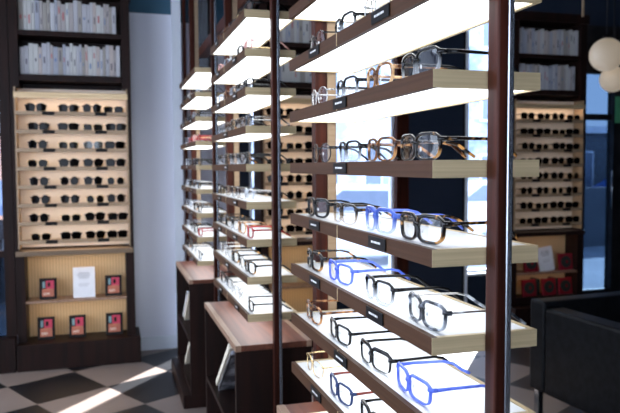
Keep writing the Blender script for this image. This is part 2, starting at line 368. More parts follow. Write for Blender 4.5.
# ------------------------------------------------------------------ glasses
GC = {}
def outline(st, n=44):
    a, b, ex, wide, cy = {'rect': (.0405, .0215, 4.0, .06, .0465), 'square': (.0400, .0235, 3.5, .08, .0465), 'round': (.0330, .0270, 2.1, .0, .044),
                          'panto': (.0380, .0245, 2.7, .09, .0455), 'slim': (.0415, .0200, 3.2, .04, .047), 'pilot': (.0390, .0265, 2.5, .14, .046)}[st]
    pts = []
    for k in range(n):
        t = 2 * PI * k / n; c, s = math.cos(t), math.sin(t)
        y = a * math.copysign(abs(c) ** (2 / ex), c); z = b * math.copysign(abs(s) ** (2 / ex), s)
        y *= 1 + wide * z / b * (1 if c > 0 else .4)
        pts.append((y, z, t))
    return pts, a, b, cy
def bend(y): return 1.3 * y * y       # face-form wrap of the front
def front_mesh(st, rim, mat):
    key = ('f', st, rim, mat)
    if key in GC: return GC[key]
    pts, a, b, cy = outline(st); w = {'thick': .0058, 'mid': .0042, 'wire': .0018, 'brow': .0028}[rim]; th = {'thick': .0042, 'mid': .0034, 'wire': .0016, 'brow': .003}[rim]
    zc = b + w; m = MB(); idx = m.mi(mat); n = len(pts)
    for sg in (-1, 1):
        rings = []
        for (y, z, t) in pts:
            r = math.hypot(y, z); ny, nz = y / r, z / r
            if abs(z) > b * .93: ny, nz = ny * .5, math.copysign(1, z)
            ww = w * (1 + (.45 * max(0, math.sin(t)) if rim in ('thick', 'mid') else 0)) if rim != 'brow' else (.0095 if math.sin(t) > .25 else .0016)
            ring = []
            for (o, x) in ((0, -.6), (.25, -1), (.8, -1), (1, -.5), (1, .5), (.8, 1), (.2, 1), (0, .6)):
                yy = sg * (cy + y + ny * ww * o); zz = zc + z + nz * ww * o
                ring.append(m.bm.verts.new((bend(yy) + x * th, yy, max(0, zz))))
            rings.append(ring)
        for k in range(n):
            for q in range(8):
                f = m.bm.faces.new((rings[k][q], rings[(k + 1) % n][q], rings[(k + 1) % n][(q + 1) % 8], rings[k][(q + 1) % 8])); f.material_index = idx; f.smooth = True
    yi = cy - a * .90; r = {'thick': .0048, 'mid': .0038, 'wire': .002, 'brow': .004}[rim]
    m.tube([(-.001, -yi - .001, zc + b * .30), (-.003, -yi * .4, zc + b * .52), (-.003, yi * .4, zc + b * .52), (-.001, yi + .001, zc + b * .30)], [(r * .8, r * 1.2), (r * .8, r), (r * .8, r), (r * .8, r * 1.2)], mat, 8)
    for sg in (-1, 1):     # end pieces
        ye = cy + a
        m.tube([(bend(ye) - .002, sg * (ye - .002), zc + b * .62), (bend(ye) + .002, sg * (ye + w + .003), zc + b * .62), (bend(ye) + .011, sg * (ye + w + .0045), zc + b * .62)], [(.0035, r * 1.3)] * 3, mat, 8, flat=.6)
    me = m.mesh('frame_front'); GC[key] = me; return me
def lens_mesh(st, rim, mat):
    key = ('l', st, rim, mat)
    if key in GC: return GC[key]
    pts, a, b, cy = outline(st); w = {'thick': .0058, 'mid': .0042, 'wire': .0018, 'brow': .0028}[rim]; zc = b + w
    out = []
    for sg in (-1, 1):
        m = MB(); idx = m.mi(mat)
        rows = []
        for x in (-.0006, .0006):
            c = m.bm.verts.new((bend(sg * cy) + x, sg * cy, zc))
            ring = [m.bm.verts.new((bend(sg * (cy + y)) + x, sg * (cy + y), zc + z)) for (y, z, t) in pts]
            for k in range(len(ring)):
                f = m.bm.faces.new((c, ring[k], ring[(k + 1) % len(ring)])); f.material_index = idx; f.smooth = True
        out.append(m.mesh('lens'))
    GC[key] = out; return out
def temple_mesh(st, rim, kind, mat):
    key = ('t', st, rim, kind, mat)
    if key in GC: return GC[key]
    pts, a, b, cy = outline(st); w = {'thick': .0058, 'mid': .0042, 'wire': .0018, 'brow': .0028}[rim]; zc = b + w
    ye = cy + a + w + .0045; x0 = bend(cy + a) + .012; z0 = zc + b * .62
    out = []
    for sg in (-1, 1):
        m = MB(); P = [(x0, ye, z0), (.05, ye + .001, z0 + .001), (.125, ye - .003, z0 + .0), (.150, ye - .006, z0 - .006), (.172, ye - .010, z0 - .022), (.190, ye - .014, .008)]
        if kind == 'bar': R = [(.0018, .0046), (.0017, .0038), (.0017, .0032), (.0018, .0035), (.0018, .0040), (.0016, .0034)]
        else: R = [(.0012, .0022)] * 3 + [(.0013, .0022), (.0014, .0024), (.0014, .0022)]
        m.tube([(x, sg * y, z) for x, y, z in P], R, mat, 8, flat=.6)
        t = None
        if kind != 'bar':
            t = MB(); t.tube([(x, sg * y, z) for x, y, z in ((.143, ye - .0052, z0 - .0035), (.150, ye - .006, z0 - .006), (.172, ye - .010, z0 - .022), (.192, ye - .0143, .007))], [(.0018, .0026), (.0019, .0032), (.0019, .0036), (.0016, .0030)], kind, 8, flat=.6)
            t = t.mesh('temple_tip')
        out.append((m.mesh('temple'), t))
    GC[key] = out; return out
def pad_mesh(st, rim):
    key = ('p', st, rim)
    if key in GC: return GC[key]
    pts, a, b, cy = outline(st); zc = b + .006; out = []
    for sg in (-1, 1):
        m = MB(); m.ball((.008, sg * (cy - a + .001), zc - b * .25), .005, 'acetate_white', 10, (.45, .4, 1)); out.append(m.mesh('nose_pad'))
    GC[key] = out; return out
def child(name, me, par):
    o = bpy.data.objects.new(name, me); COL.objects.link(o); o.parent = par; return o
def glasses(name, label, loc, rz, st, rim, fm, tm, kind='bar', lens='demo_lens', group=None, scale=1., pads=True, cat='glasses'):
    t = thing(name, label, cat, loc, group, rz); t.scale = (scale,) * 3
    child('frame_front', front_mesh(st, rim, fm), t)
    for me in lens_mesh(st, rim, lens): child('lens', me, t)
    for me, tip in temple_mesh(st, rim, kind, tm):
        q = child('temple', me, t)
        if tip: child('temple_tip', tip, q)
    if pads:
        for me in pad_mesh(st, rim): child('nose_pad', me, t)
    return t

# looks: words, shape, rim, front material, temple material, temple kind
LOOK = {
 'black': ('glossy black', 'rect', 'mid', 'acetate_black', 'acetate_black', 'bar'),
 'blackthick': ('thick black', 'square', 'thick', 'acetate_black', 'acetate_black', 'bar'),
 'fblack': ('black fading to clear', 'square', 'mid', 'fade_black', 'acetate_black', 'bar'),
 'ftort': ('black and tortoise fading to clear', 'square', 'mid', 'fade_tortoise', 'tortoise_dark', 'bar'),
 'blue': ('bright blue', 'rect', 'mid', 'acetate_blue', 'acetate_blue', 'bar'),
 'fblue': ('translucent pale blue', 'square', 'mid', 'fade_blue', 'acetate_blue', 'bar'),
 'navy': ('navy', 'square', 'mid', 'acetate_navy', 'acetate_oxblood', 'bar'),
 'tdark': ('dark tortoise', 'square', 'thick', 'tortoise_dark', 'tortoise_dark', 'bar'),
 'tbrown': ('brown tortoise', 'square', 'mid', 'tortoise_brown', 'tortoise_brown', 'bar'),
 'tamber': ('light amber tortoise', 'panto', 'mid', 'tortoise_amber', 'tortoise_amber', 'bar'),
 'grey': ('marbled grey', 'square', 'mid', 'marble_grey', 'frame_metal', 'marble_grey'),
 'clear': ('clear crystal', 'panto', 'mid', 'fade_clear', 'frame_metal', 'acetate_black'),
 'fbrown': ('brown fading to clear', 'square', 'mid', 'fade_brown', 'acetate_black', 'bar'),
 'brow': ('black browline', 'rect', 'brow', 'acetate_black', 'acetate_black', 'bar'),
 'wire': ('thin silver wire', 'round', 'wire', 'frame_metal', 'frame_metal', 'acetate_black'),
 'wireblack': ('thin black wire', 'round', 'wire', 'acetate_black', 'acetate_black', 'acetate_black'),
 'gold': ('thin gold wire', 'panto', 'wire', 'frame_gold', 'frame_gold', 'tortoise_brown'),
 'red': ('red', 'rect', 'mid', 'acetate_red', 'acetate_red', 'bar'),
 'rose': ('pale rose', 'panto', 'mid', 'acetate_rose', 'frame_gold', 'acetate_rose'),
 'fgrey': ('smoky grey translucent', 'square', 'mid', 'fade_grey', 'marble_grey', 'bar'),
}

# ------------------------------------------------------------------ lit display units
XF, DP, L, PER, YN = .6, .2358, 1.0791, 1.8664, 1.1905
ZT, SP, TH = .7061 + H, .1741, .0349
UN = ['near', 'middle', 'far']
TAGS = {0: (2.0,), 1: (1.45, 1.97), 2: (1.45, 1.97), 3: (1.735,), 4: (1.735,), 5: (1.47, 1.975), 6: (1.485, 1.975), 7: (1.735,), 8: (1.46, 1.97)}
for u in range(3):
    y0 = YN + PER * u; y1 = y0 + L
    t = thing('display_unit', ['nearest lit eyewear display unit of nine glowing shelves between dark mahogany posts', 'middle lit eyewear display unit behind the nearest, standing over a walnut cabinet', 'farthest lit eyewear display unit beside the white wall'][u], 'display shelving', (XF + DP / 2, (y0 + y1) / 2, 0), 'lit display units in a row')
    for (ya, yb) in ((y0 - .047, y0 - .001), (y1 + .001, y1 + .047)):
        nr = ya < y0; xa, xb, xc = (.714, .738, .753) if nr else (.690, .735, .769)
        if nr: ya += .007
        p = MB(); p.box(xa, xb, ya, yb, 0, ZC - .001, 'mahogany', .004).build('post', t)
        MB().box(xb + .0005, xc, ya + .004, yb - .006, .0, ZC - .001, 'steel' if nr else 'gold_trim', .003).build('metal_strip', t)
    for i in range(9):
        z = ZT - SP * i; zb = z - TH; e = .010
        r = MB()
        r.box(XF - .002, XF + DP, y0 - .0005, y0 + .0004, zb, z, 'brass'); r.box(XF + .012, XF + DP, y0 + .0004, y0 + .012, zb, z, 'brass'); r.box(XF + .012, XF + DP, y1 - .012, y1, zb, z, 'brass')
        r.box(XF + DP - .010, XF + DP, y0 + .012, y1 - .012, zb, z, 'brass')
        r.box(XF + .012, XF + DP - .01, y0 + .012, y1 - .012, zb + .012, z - .008, 'brass_shaded')
        sh = r.build('shelf', t)
        MB().box(XF - .002, XF + .0115, y0 + .0005, y1 - .0005, zb, z, 'brass_shaded').box(XF - .0035, XF + .0115, y0 + L * .53, y0 + L * .53 + .003, zb, z, 'brass').build('front_rail', sh)  # shelf front uses the darker, shaded copy of the brass
        MB().box(XF + .013, XF + DP - .012, y0 + .014, y1 - .014, z - .008, z - .001, 'acrylic').build('top_panel', sh)
        MB().box(XF + .013, XF + DP - .012, y0 + .014, y1 - .014, zb + .003, zb + .010, 'led').build('light_panel', sh)
        for yy in TAGS[i]:
            ty = yy - YN + y0
            q = MB(); q.box(XF - .0065, XF - .003, ty - .052, ty + .052, zb + .004, z - .003, 'plaque', .001)
            k = 0
            for lw in (.012, .004, .007, .009, .005, .011, .006):
                q.box(XF - .0072, XF - .0064, ty + .030 - k - lw * .62, ty + .030 - k, zb + .0165, zb + .0215, 'plaque_print'); k += lw * .62 + .0035
            q.build('name_plaque', sh)
# pairs on each shelf of the nearest unit: (centre along the shelf, look)
NEAR = {0: [(2.08, 'black'), (1.80, 'wire')],
 1: [(2.08, 'clear'), (1.82, 'black'), (1.56, 'tbrown')],
 2: [(2.07, 'wireblack'), (1.815, 'fblack'), (1.575, 'wire'), (1.335, 'clear')],
 3: [(2.05, 'wire'), (1.80, 'fblack'), (1.56, 'tamber'), (1.335, 'fblack')],
 4: [(2.03, 'wireblack'), (1.78, 'fblack'), (1.55, 'tbrown'), (1.335, 'ftort')],
 5: [(2.08, 'black'), (1.82, 'ftort'), (1.56, 'fblue'), (1.325, 'tdark')],
 6: [(2.12, 'tdark'), (1.86, 'blue'), (1.565, 'fblack'), (1.30, 'grey')],
 7: [(2.13, 'tbrown'), (1.865, 'black'), (1.59, 'brow'), (1.365, 'blue')],
 8: [(2.12, 'gold'), (1.86, 'navy'), (1.60, 'blackthick'), (1.34, 'fgrey')]}
OVR = {(4, 3): ('black flecked tortoise', 'square', 'mid', 'tortoise_dark', 'tortoise_dark', 'bar'), (6, 1): ('translucent blue', 'square', 'mid', 'acetate_blue', 'acetate_blue', 'bar'), (5, 2): ('pale translucent blue', 'square', 'thick', 'fade_blue', 'acetate_blue', 'bar'), (5, 0): ('thick glossy black', 'square', 'thick', 'acetate_black', 'acetate_black', 'bar')}
WH = ['farthest', 'third nearest', 'second nearest', 'nearest']
for i, row in NEAR.items():
    for k, (yy, lk) in enumerate(row):
        wd, st, rim, fm, tm, kd = OVR.get((i, k), LOOK[lk])
        glasses('eyeglasses', '%s eyeglasses, %s on %s shelf down, nearest unit' % (wd, WH[k + 4 - len(row)], ORD[i]),
                (XF + .030, yy, ZT - SP * i + .0002), math.radians(random.uniform(-3, 3)), st, rim, fm, tm, kd, group='eyeglasses on the nearest unit', scale=1.02)
KEYS = ['black', 'wire', 'fblack', 'tbrown', 'clear', 'fgrey', 'wireblack', 'tdark', 'gold', 'brow', 'fbrown', 'grey', 'black', 'clear', 'fblack']
SPEC = {(1, 1, 0): 'rose', (1, 2, 0): 'black', (1, 3, 0): 'grey', (1, 6, 0): 'red', (1, 6, 1): 'tamber', (1, 7, 0): 'tdark', (1, 8, 0): 'black', (1, 4, 0): 'wireblack',
        (2, 3, 0): 'red', (2, 3, 1): 'rose', (2, 3, 2): 'red', (2, 6, 0): 'black', (2, 7, 0): 'red', (1, 1, 4): 'rose', (1, 2, 3): 'tbrown'}
for u, n in ((1, 5), (2, 4)):
    for i in range(9):
        if u == 2 and i == 0: continue
        for k in range(n):
            yy = YN + PER * u + (.13 if n == 5 else .145) + k * (.205 if n == 5 else .262) + random.uniform(-.008, .008)
            wd, st, rim, fm, tm, kd = LOOK[SPEC.get((u, i, k)) or random.choice(KEYS)]
            glasses('eyeglasses', '%s eyeglasses, %s nearest on %s shelf down, %s unit' % (wd, ORD[k], ORD[i], UN[u]),
                    (XF + .030, yy, ZT - SP * i + .0002), math.radians(random.uniform(-5, 5)), st, rim, fm, tm, kd, group='eyeglasses on the %s unit' % UN[u], scale=1.0, pads=False)
# header beam on the posts and the last slim post
tag(MB().box(.770, .850, YN - .06, 6.06, 2.735, 2.815, 'mahogany', .006).build('header_beam'), 'long reddish wooden beam running along the tops of the display posts', 'beam')
tag(MB().box(.700, .732, 6.66, 6.70, 0, ZC - .001, 'mahogany', .003).build('wooden_post'), 'slim dark wooden post standing alone beyond the farthest lit shelves', 'post')

# ------------------------------------------------------------------ low cabinets under the units
def cabinet(label, y0, y1, first):
    x0, x1, zt = .54, .905, H - .83
    t = thing('low_cabinet', label, 'cabinet', ((x0 + x1) / 2, (y0 + y1) / 2, 0), 'walnut cabinets under the display units')
    MB().box(x0 + .0, x1, y0, y1, zt - .028, zt, 'walnut_top', .003).box(x0 - .002, x0 + .026, y0 - .001, y1 + .001, zt - .029, zt + .001, 'walnut_edge', .002).box(x1 - .024, x1 + .002, y0 - .001, y1 + .001, zt - .029, zt + .001, 'walnut_edge', .002).build('cabinet_top', t)
    for a in (y0, y1 - .03): MB().box(x0, x1, a, a + .03, .10, zt - .029, 'walnut_dark').build('side_panel', t)
    MB().box(x1 - .02, x1 - .002, y0 + .03, y1 - .03, .10, zt - .029, 'walnut_dark').build('back_panel', t)
    MB().box(x0 + .002, x1 - .02, y0 + .03, y1 - .03, .48, .505, 'walnut_dark').build('inner_shelf', t)
    MB().box(x0 + .002, x1 - .02, y0 + .03, y1 - .03, .10, .13, 'walnut_dark').build('bottom_board', t)
    MB().box(x0 - .055, x1 + .0, y0, y1, 0, .10, 'walnut_dark', .004).build('plinth', t)
cabinet('walnut cabinet under the nearest display unit, at the bottom edge of the photo', 1.2, 2.25, 1)
cabinet('walnut cabinet with leaning brochures under the middle display unit', 3.058, 4.12, 0)
cabinet('walnut cabinet with leaning brochures under the farthest display unit', 4.96, 5.999, 0)
def brochure(name, y, z, tilt, ln, mat, label, thick=.012, x0=.56, x1=.83, cat='brochure', band=None):
    """a slab leaning back along the row: foot at y, top towards smaller y"""
    m = Matrix.Translation((.60, y, z)) @ Matrix.Rotation(tilt, 4, 'X')
    x0, x1 = -.03, .2
    b = MB(); b.box(x0, x1, 0, thick, 0, ln, mat, mtx=m)
    if band:
        b.box(x0 - .0008, x0 + .004, -.0008, thick * .55, .02, ln - .02, band, mtx=m)
        b.box(x0 + .03, x1 - .03, thick, thick + .001, ln * .25, ln * .7, band, mtx=m)
    return tag(b.build(name), label, cat, 'brochures leaning in the walnut cabinets')
T = math.radians(54)
brochure('brochure', 3.80, .507, T, .56, 'cover_photo', 'dark and white photo covered brochure leaning in the upper bay of the middle cabinet', .02, band='plaque')
brochure('brochure', 3.89, .507, T, .58, 'paper_cream', 'cream brochure leaning behind the photo covered one in the middle cabinet', .03)
brochure('brochure', 3.80, .133, math.radians(50), .50, 'paper', 'white brochure leaning in the lower bay of the middle cabinet', .03)
brochure('brochure', 5.66, .507, T, .46, 'paper_cream', 'cream brochure leaning in the upper bay of the farthest cabinet', .03)
brochure('brochure', 5.66, .133, T, .42, 'paper_cream', 'cream brochure leaning in the lower bay of the farthest cabinet', .03)
brochure('brochure', 5.78, .507, T, .46, 'paper', 'white brochure leaning behind the cream one in the farthest cabinet', .02)
tag(MB().box(.60, .80, 1.93, 2.13, H - .829, H - .824, 'paper_cream').build('sheet'), 'peach coloured leaflet lying on the nearest walnut cabinet', 'sheet')  # thin cream sheet laid flat on the cabinet top

# ------------------------------------------------------------------ bookcases on the back wall
YC = 6.4
RZ = [H + .489 - .1614 * i for i in range(8)]       # front edge of each eyewear ledge
def bookcase(where, x0, x1, npair, xs, dyn):
    fw = .075; yb = Y1 - .005
    t = thing('bookcase', {'left': 'tall dark walnut bookcase with eight lit rows of sunglasses, left of the white wall', 'middle': 'bookcase seen between the display units, with books above rows of sunglasses', 'right': 'dim bookcase at the right behind the leather armchair'}[where], 'bookcase', ((x0 + x1) / 2, (YC + yb) / 2, 0), 'bookcases along the back wall')
    zt = 3.32
    for a, b in ((x0, x0 + fw), (x1 - fw, x1)):
        n0, n1 = (x0, x0 + fw - .045) if a == x0 else (x1 - fw + .045, x1)
        MB().box(n0, n1, YC, yb, .236, zt, 'walnut_dark').box(a, b, YC - .002, yb, H + .70, zt, 'walnut_dark').box(a, b, YC - .002, yb, .236, H - .78, 'walnut_dark').build('side_panel', t)
    MB().box(x0 - .02, x1 + .02, YC - .02, yb, zt, zt + .10, 'walnut_dark', .006).build('crown', t)
    MB().box(x0 + fw, x1 - fw, yb - .02, yb, .12, zt, 'walnut_dark').build('back_panel', t)
    MB().box(x0 - .0, x1 + .04, YC - .10, yb, 0, .235, 'walnut_dark', .006).build('plinth', t)
    for z, h in ((H + 1.19, .045), (H + .81, .055)):
        MB().box(x0 + fw, x1 - fw, YC + .005, yb - .02, z - h, z, 'walnut_dark', .003).build('book_shelf', t)
    # eyewear part: cream board leaning back, gold ledges
    e = .045
    MB().box(x0 + fw - e, x1 - fw + e, YC + .15, YC + .165, H - .72, H + .70, 'cream_board').build('cream_board', t)
    for a in (x0 + fw - e, x1 - fw + e - .012):
        MB().box(a, a + .012, YC - .012, YC + .15, H - .72, H + .70, 'gold_trim').build('gold_edge', t)
    bar = MB(); bar.box(x0 + fw - e, x1 - fw + e, YC - .03, YC + .06, H + .625, H + .655, 'gold_bar', .004); bar.box(x0 + fw - e, x1 - fw + e, YC - .03, YC - .02, H + .603, H + .626, 'gold_bar')
    lb = bar.build('light_bar', t)
    MB().box(x0 + fw, x1 - fw, YC + .005, YC + .05, H + .618, H + .6245, 'warm_led').build('light_strip', lb)
    for i, z in enumerate(RZ):
        s = MB(); s.box(x0 + fw - e + .012, x1 - fw + e - .012, YC - .02, YC + .15, z - .022, z - .010, 'gold_trim')
        s.box(x0 + fw - e + .012, x1 - fw + e - .012, YC - .026, YC - .018, z - .033, z + .000, 'gold_trim', .002)
        o = s.build('ledge', t)
        MB().box(x0 + fw, x1 - fw, YC + .0, YC + .03, z - .028, z - .0225, 'warm_led' if where != 'right' else 'dim_led').build('light_strip', o)
        for fx in (.27, .78):
            cx = x0 + fw + (x1 - x0 - 2 * fw) * fx
            MB().box(cx - .05, cx + .05, YC - .031, YC - .0265, z - .034, z - .002, 'plaque', .001).build('name_plaque', o)
    # lower display
    for z, nm in ((H - .735, 'display_ledge'),):
        MB().box(x0 + .01, x1 - .01, YC - .05, yb - .02, z - .045, z, 'gold_dim' if where == 'left' else 'walnut_dark', .004).build(nm, t)
    MB().box(x0 + fw, x1 - fw, yb - .10, yb - .085, .235, H - .78, 'ribbed_oak').build('ribbed_panel', t)
    zs = H - 1.187
    MB().box(x0 + fw - .01, x1 - fw + .01, YC + .0, yb - .10, zs - .022, zs, 'walnut_edge', .002).build('lower_shelf', t)
    for zz in (H - .786, zs - .028):
        MB().box(x0 + fw + .02, x1 - fw - .02, YC + .04, YC + .07, zz, zz + .005, 'amber_led' if where != 'right' else 'dim_amber').build('light_strip', t)
    # sunglasses
    for i, z in enumerate(RZ):
        for k, x in enumerate(xs):
            st = ['pilot', 'square', 'round', 'panto'][(i * 5 + k * 3 + i * k) % 4]; ln = 'sun_lens'
            if i in (4, 5): st = 'round'
            if i == 3: st = 'pilot'
            if where == 'left' and (i, k) in ((2, 2),): ln = 'blue_lens'
            fmx = ['acetate_black', 'tortoise_dark', 'acetate_black', 'wirelike'][(i + k) % 4]
            rim = 'mid'
            if fmx == 'wirelike': fmx, rim = 'frame_gold', 'wire'
            if ln == 'blue_lens': fmx, rim = 'frame_metal', 'wire'
            o = thing('sunglasses', '%s sunglasses, %s from left in %s row down of the %s bookcase' % ({'acetate_black': 'black', 'tortoise_dark': 'dark tortoise', 'frame_gold': 'gold rimmed dark', 'frame_metal': 'pale blue lensed silver'}[fmx], ORD[k], ORD[i], where), 'sunglasses',
                      (x + (0 if where == 'middle' else random.uniform(-.01, .01) + .003 * (i % 3)), YC + .005, z - .010 + .0005), 'sunglasses in the %s bookcase' % where, PI / 2 + math.radians(random.uniform(-4, 4)))
            o.scale = (.62, .95, 1.3)
            child('frame_front', front_mesh(st, rim, fmx), o)
            for me in lens_mesh(st, rim, ln): child('lens', me, o)
            for me, tip in temple_mesh(st, rim, 'bar', fmx): child('temple', me, o)
    # books
    rb = random.Random(where)
    for r, zb in enumerate((H + 1.19, H + .81)):
        x = x0 + fw + .008; n = 0
        while x < x1 - fw - .02 and n < 30:
            wd = rb.uniform(.021, .041)
            if x + wd > x1 - fw - .004: break
            hh = rb.uniform(.235, .285); dd = rb.uniform(.17, .21); ci = rb.randrange(7)
            b = MB(); b.box(x, x + wd - .0015, YC + .035, YC + .035 + dd, zb + .0003, zb + hh, 'spine_%d' % ci, .002)
            o = b.build('book'); tag(o, '%s spined book, %s from left on %s book shelf of %s bookcase' % (SPN[ci], ORD[n], ('upper', 'lower')[r], where), 'book', 'books in the %s bookcase' % where)
            k = rb.random()
            if k < .7:
                ink = rb.choice(['spine_ink', 'spine_ink', 'spine_ink_blue', 'spine_ink_red']); q = rb.uniform(.2, .6) * hh; ql = rb.uniform(.02, .10)
                MB().box(x + wd * .3, x + wd * .62, YC + .0342, YC + .036, zb + q, zb + min(q + ql, hh - .02), ink).build('spine_title', o)
            x += wd; n += 1
    return t
emit('dim_led', (1.0, .80, .58), 2)
emit('dim_amber', (1.0, .50, .22), 2)
def atx(px, y=YC):      # x of an image column at depth y, at eye level
    return math.tan(.2866 + math.atan((px - 310) / 678.563)) * y
bookcase('left', -.81, .20, 4, [-.60, -.345, -.135, .055], 0)
bookcase('middle', 1.392, 2.07, 3, [1.541, 1.733, 1.925], 0)
bookcase('right', 4.15, 5.08, 4, [4.35, 4.54, 4.74, 4.93], 0)

def framed_book(x, z, w, h, label, lean=.16):
    t = thing('display_book', label, 'book', (x, YC + .06, z), 'black books on the left display shelves', math.radians(0))
    m = Matrix.Translation((x, YC + .06, z + .001)) @ Matrix.Rotation(-lean, 4, 'X')
    MB().box(-w / 2, w / 2, 0, .03, 0, h, 'cover_black', .002, mtx=m).build('cover', t)
    p = MB(); p.box(-w / 2 + .022, w / 2 - .022, -.002, .0, .025, h * .50, 'cover_orange', mtx=m)
    p.box(-w / 2 + .055, w / 2 - .022, -.002, 0, h * .50, h - .022, 'cover_crimson', mtx=m); p.box(-w / 2 + .026, -w / 2 + .048, -.002, 0, h * .55, h - .03, 'cover_teal', mtx=m)
    p.box(-w * .02, w * .14, -.003, -.001, h * .60, h * .80, 'cover_black', mtx=m)
    for q in (.22, .28): p.box(-w * .28, w * .10, -.003, -.001, h * q, h * (q + .025), 'paper_cream', mtx=m)
    p.build('cover_print', t)
zL, zM = .2355, H - 1.187
framed_book(-.555, zM, .145, .19, 'black book with orange and crimson cover at the left of the upper display shelf')
framed_book(.012, zM, .145, .19, 'black book with orange and crimson cover at the right of the upper display shelf')
framed_book(-.58, zL, .145, .20, 'black book with orange and crimson cover at the left of the lower display shelf')
framed_book(-.312, zL, .145, .20, 'black book with orange and crimson cover in the middle of the lower display shelf')
framed_book(.012, zL, .150, .20, 'black book with orange and crimson cover at the right of the lower display shelf')
def card(x, z, w, h, label, lean=.10, yaw=0, roll=0):
    m = Matrix.Translation((x, YC + .06, z + .001)) @ Matrix.Rotation(roll, 4, 'Y') @ Matrix.Rotation(-lean, 4, 'X')
    t = thing('sign_card', label, 'sign', (x, YC + .06, z))
    MB().box(-w / 2, w / 2, 0, .008, 0, h, 'paper', .001, mtx=m).build('card', t)
    p = MB()
    for zz, ww, hh, mt in ((.80, .52, .018, 'ink'), (.745, .60, .018, 'ink'), (.69, .56, .018, 'ink'), (.635, .44, .018, 'ink'), (.45, .50, .012, 'ink_soft'), (.41, .54, .012, 'ink_soft'), (.37, .40, .012, 'ink_soft')):
        n = 7; x0 = -w * ww / 2
        for q in range(n):
            p.box(x0 + q * w * ww / n, x0 + (q + .78) * w * ww / n, -.0012, 0, h * zz, h * zz + hh * h * .9, mt, mtx=m)
    p.build('printed_text', t)
card(-.245, zM, .19, .275, 'white printed card standing between two black books on the left display shelf')
card(4.665, zM, .19, .27, 'white printed card leaning on the upper display shelf of the right bookcase', .1, 0, -.12)
def red_book(x, z, label, w=.17, h=.185):
    t = thing('red_book', label, 'book', (x, YC + .05, z), 'red books in the right bookcase')
    m = Matrix.Translation((x, YC + .05, z + .001)) @ Matrix.Rotation(-.14, 4, 'X')
    MB().box(-w / 2, w / 2, 0, .03, 0, h, 'cover_red', .002, mtx=m).build('cover', t)
    p = MB(); n = 20; R = .066
    vs = [(R * math.cos(2 * PI * k / n), R * math.sin(2 * PI * k / n) + h / 2) for k in range(n)]
    p.prism(vs, 'y', -.002, .0, 'cover_dark_green')
    for v in p.bm.verts: v.co = m @ v.co
    vs2 = [(R * .22 * math.cos(2 * PI * k / n) + .01, R * .30 * math.sin(2 * PI * k / n) + h / 2) for k in range(n)]
    q = MB(); q.prism(vs2, 'y', -.003, -.001, 'cover_red')
    for v in q.bm.verts: v.co = m @ v.co
    p.build('round_emblem', t); q.build('emblem_centre', t)
for x, z, lb in ((4.455, zM, 'red book with dark round emblem left of the white card, right bookcase'), (4.905, zM, 'red book with dark round emblem right of the white card, right bookcase'),
                 (4.435, zL + .09, 'red book with dark round emblem at the left of the bottom shelf, right bookcase'), (4.69, zL + .09, 'red book with dark round emblem in the middle of the bottom shelf, right bookcase'), (4.905, zL + .09, 'red book with dark round emblem at the right of the bottom shelf, right bookcase')):
    red_book(x, z, lb)
tag(MB().box(4.24, 5.0, YC + .02, 6.6, .2355, zL + .0898, 'walnut_dark').build('riser_board'), 'dark wooden riser board under the lowest red books in the right bookcase', 'board')
for x, lb in ((4.562, 'between the left and middle red books'), (4.798, 'between the middle and right red books')):
    tag(MB().box(x - .018, x + .018, YC + .08, YC + .24, zL + .0902, zL + .27, 'cover_dark_green', .002).build('upright_book'), 'dark green upright book ' + lb, 'book', 'dark green books in the right bookcase')

# ------------------------------------------------------------------ armchair
A = Vector((2.83, 4.12, 0)); ry = math.radians(4)
ch = thing('armchair', 'black leather box armchair in the lower right corner', 'armchair', A, rz=0)
mt = Matrix.Translation(A) @ Matrix.Rotation(ry, 4, 'Z')
def cb(x0, x1, y0, y1, z0, z1, nm, mat='leather', bev=.02):
    return MB().box(x0, x1, y0, y1, z0, z1, mat, bev, mtx=mt).build(nm, ch)
cb(0, .16, -1.02, -.16, .20, .80, 'armrest'); cb(.90, 1.06, -1.02, -.16, .20, .80, 'armrest'); cb(0, 1.06, -.155, 0, .20, .84, 'backrest')
cb(.165, .895, -1.0, -.16, .20, .34, 'seat_base'); cb(.17, .89, -1.01, -.165, .345, .50, 'seat_cushion', bev=.04)
for k, (x, y) in enumerate(((.05, -.05), (1.01, -.05), (.05, -.97), (1.01, -.97))):
    MB().box(x - .022, x + .022, y - .022, y + .022, 0, .2, 'chrome', .003, mtx=mt).build('leg', ch)
cb(-.003, .0, -1.0, -.02, .225, .232, 'piping', bev=0)

# ------------------------------------------------------------------ pendant globes
def globe(px, py, r, y, label):
    X = atx(px, y); fwd = X * math.sin(.2866) + y * math.cos(.2866)
    Z = H - (py - 206.5) / 678.563 * fwd - .06 * fwd
    t = thing('pendant_globe', label, 'pendant lamp', (X, y, Z), 'round pendant globes')
    MB().ball((X, y, Z), r, 'globe_glass', 32).build('glass_globe', t)
    MB().tube([(X, y, Z + r * .98), (X, y, ZC)], .008, 'frame_black', 8).build('cord', t)
    MB().tube([(X, y, Z + r * .96), (X, y, Z + r * 1.12)], .05, 'frame_black', 16).build('cap', t)
globe(604, 58, .205, 7.1, 'large cream glass globe hanging at the upper right')
globe(611, 82, .165, 7.3, 'smaller cream glass globe hanging just below the large one')
globe(-7, 54, .17, 7.6, 'cream glass globe cut by the left edge of the photo')
tag(MB().tube([(atx(580, 5.6), 5.6, 3.2), (atx(580, 5.6), 5.6, ZC)], .012, 'gold_trim', 8).build('hanging_rod'), 'thin brass rod hanging from the dark ceiling above the right bookcase', 'rod')

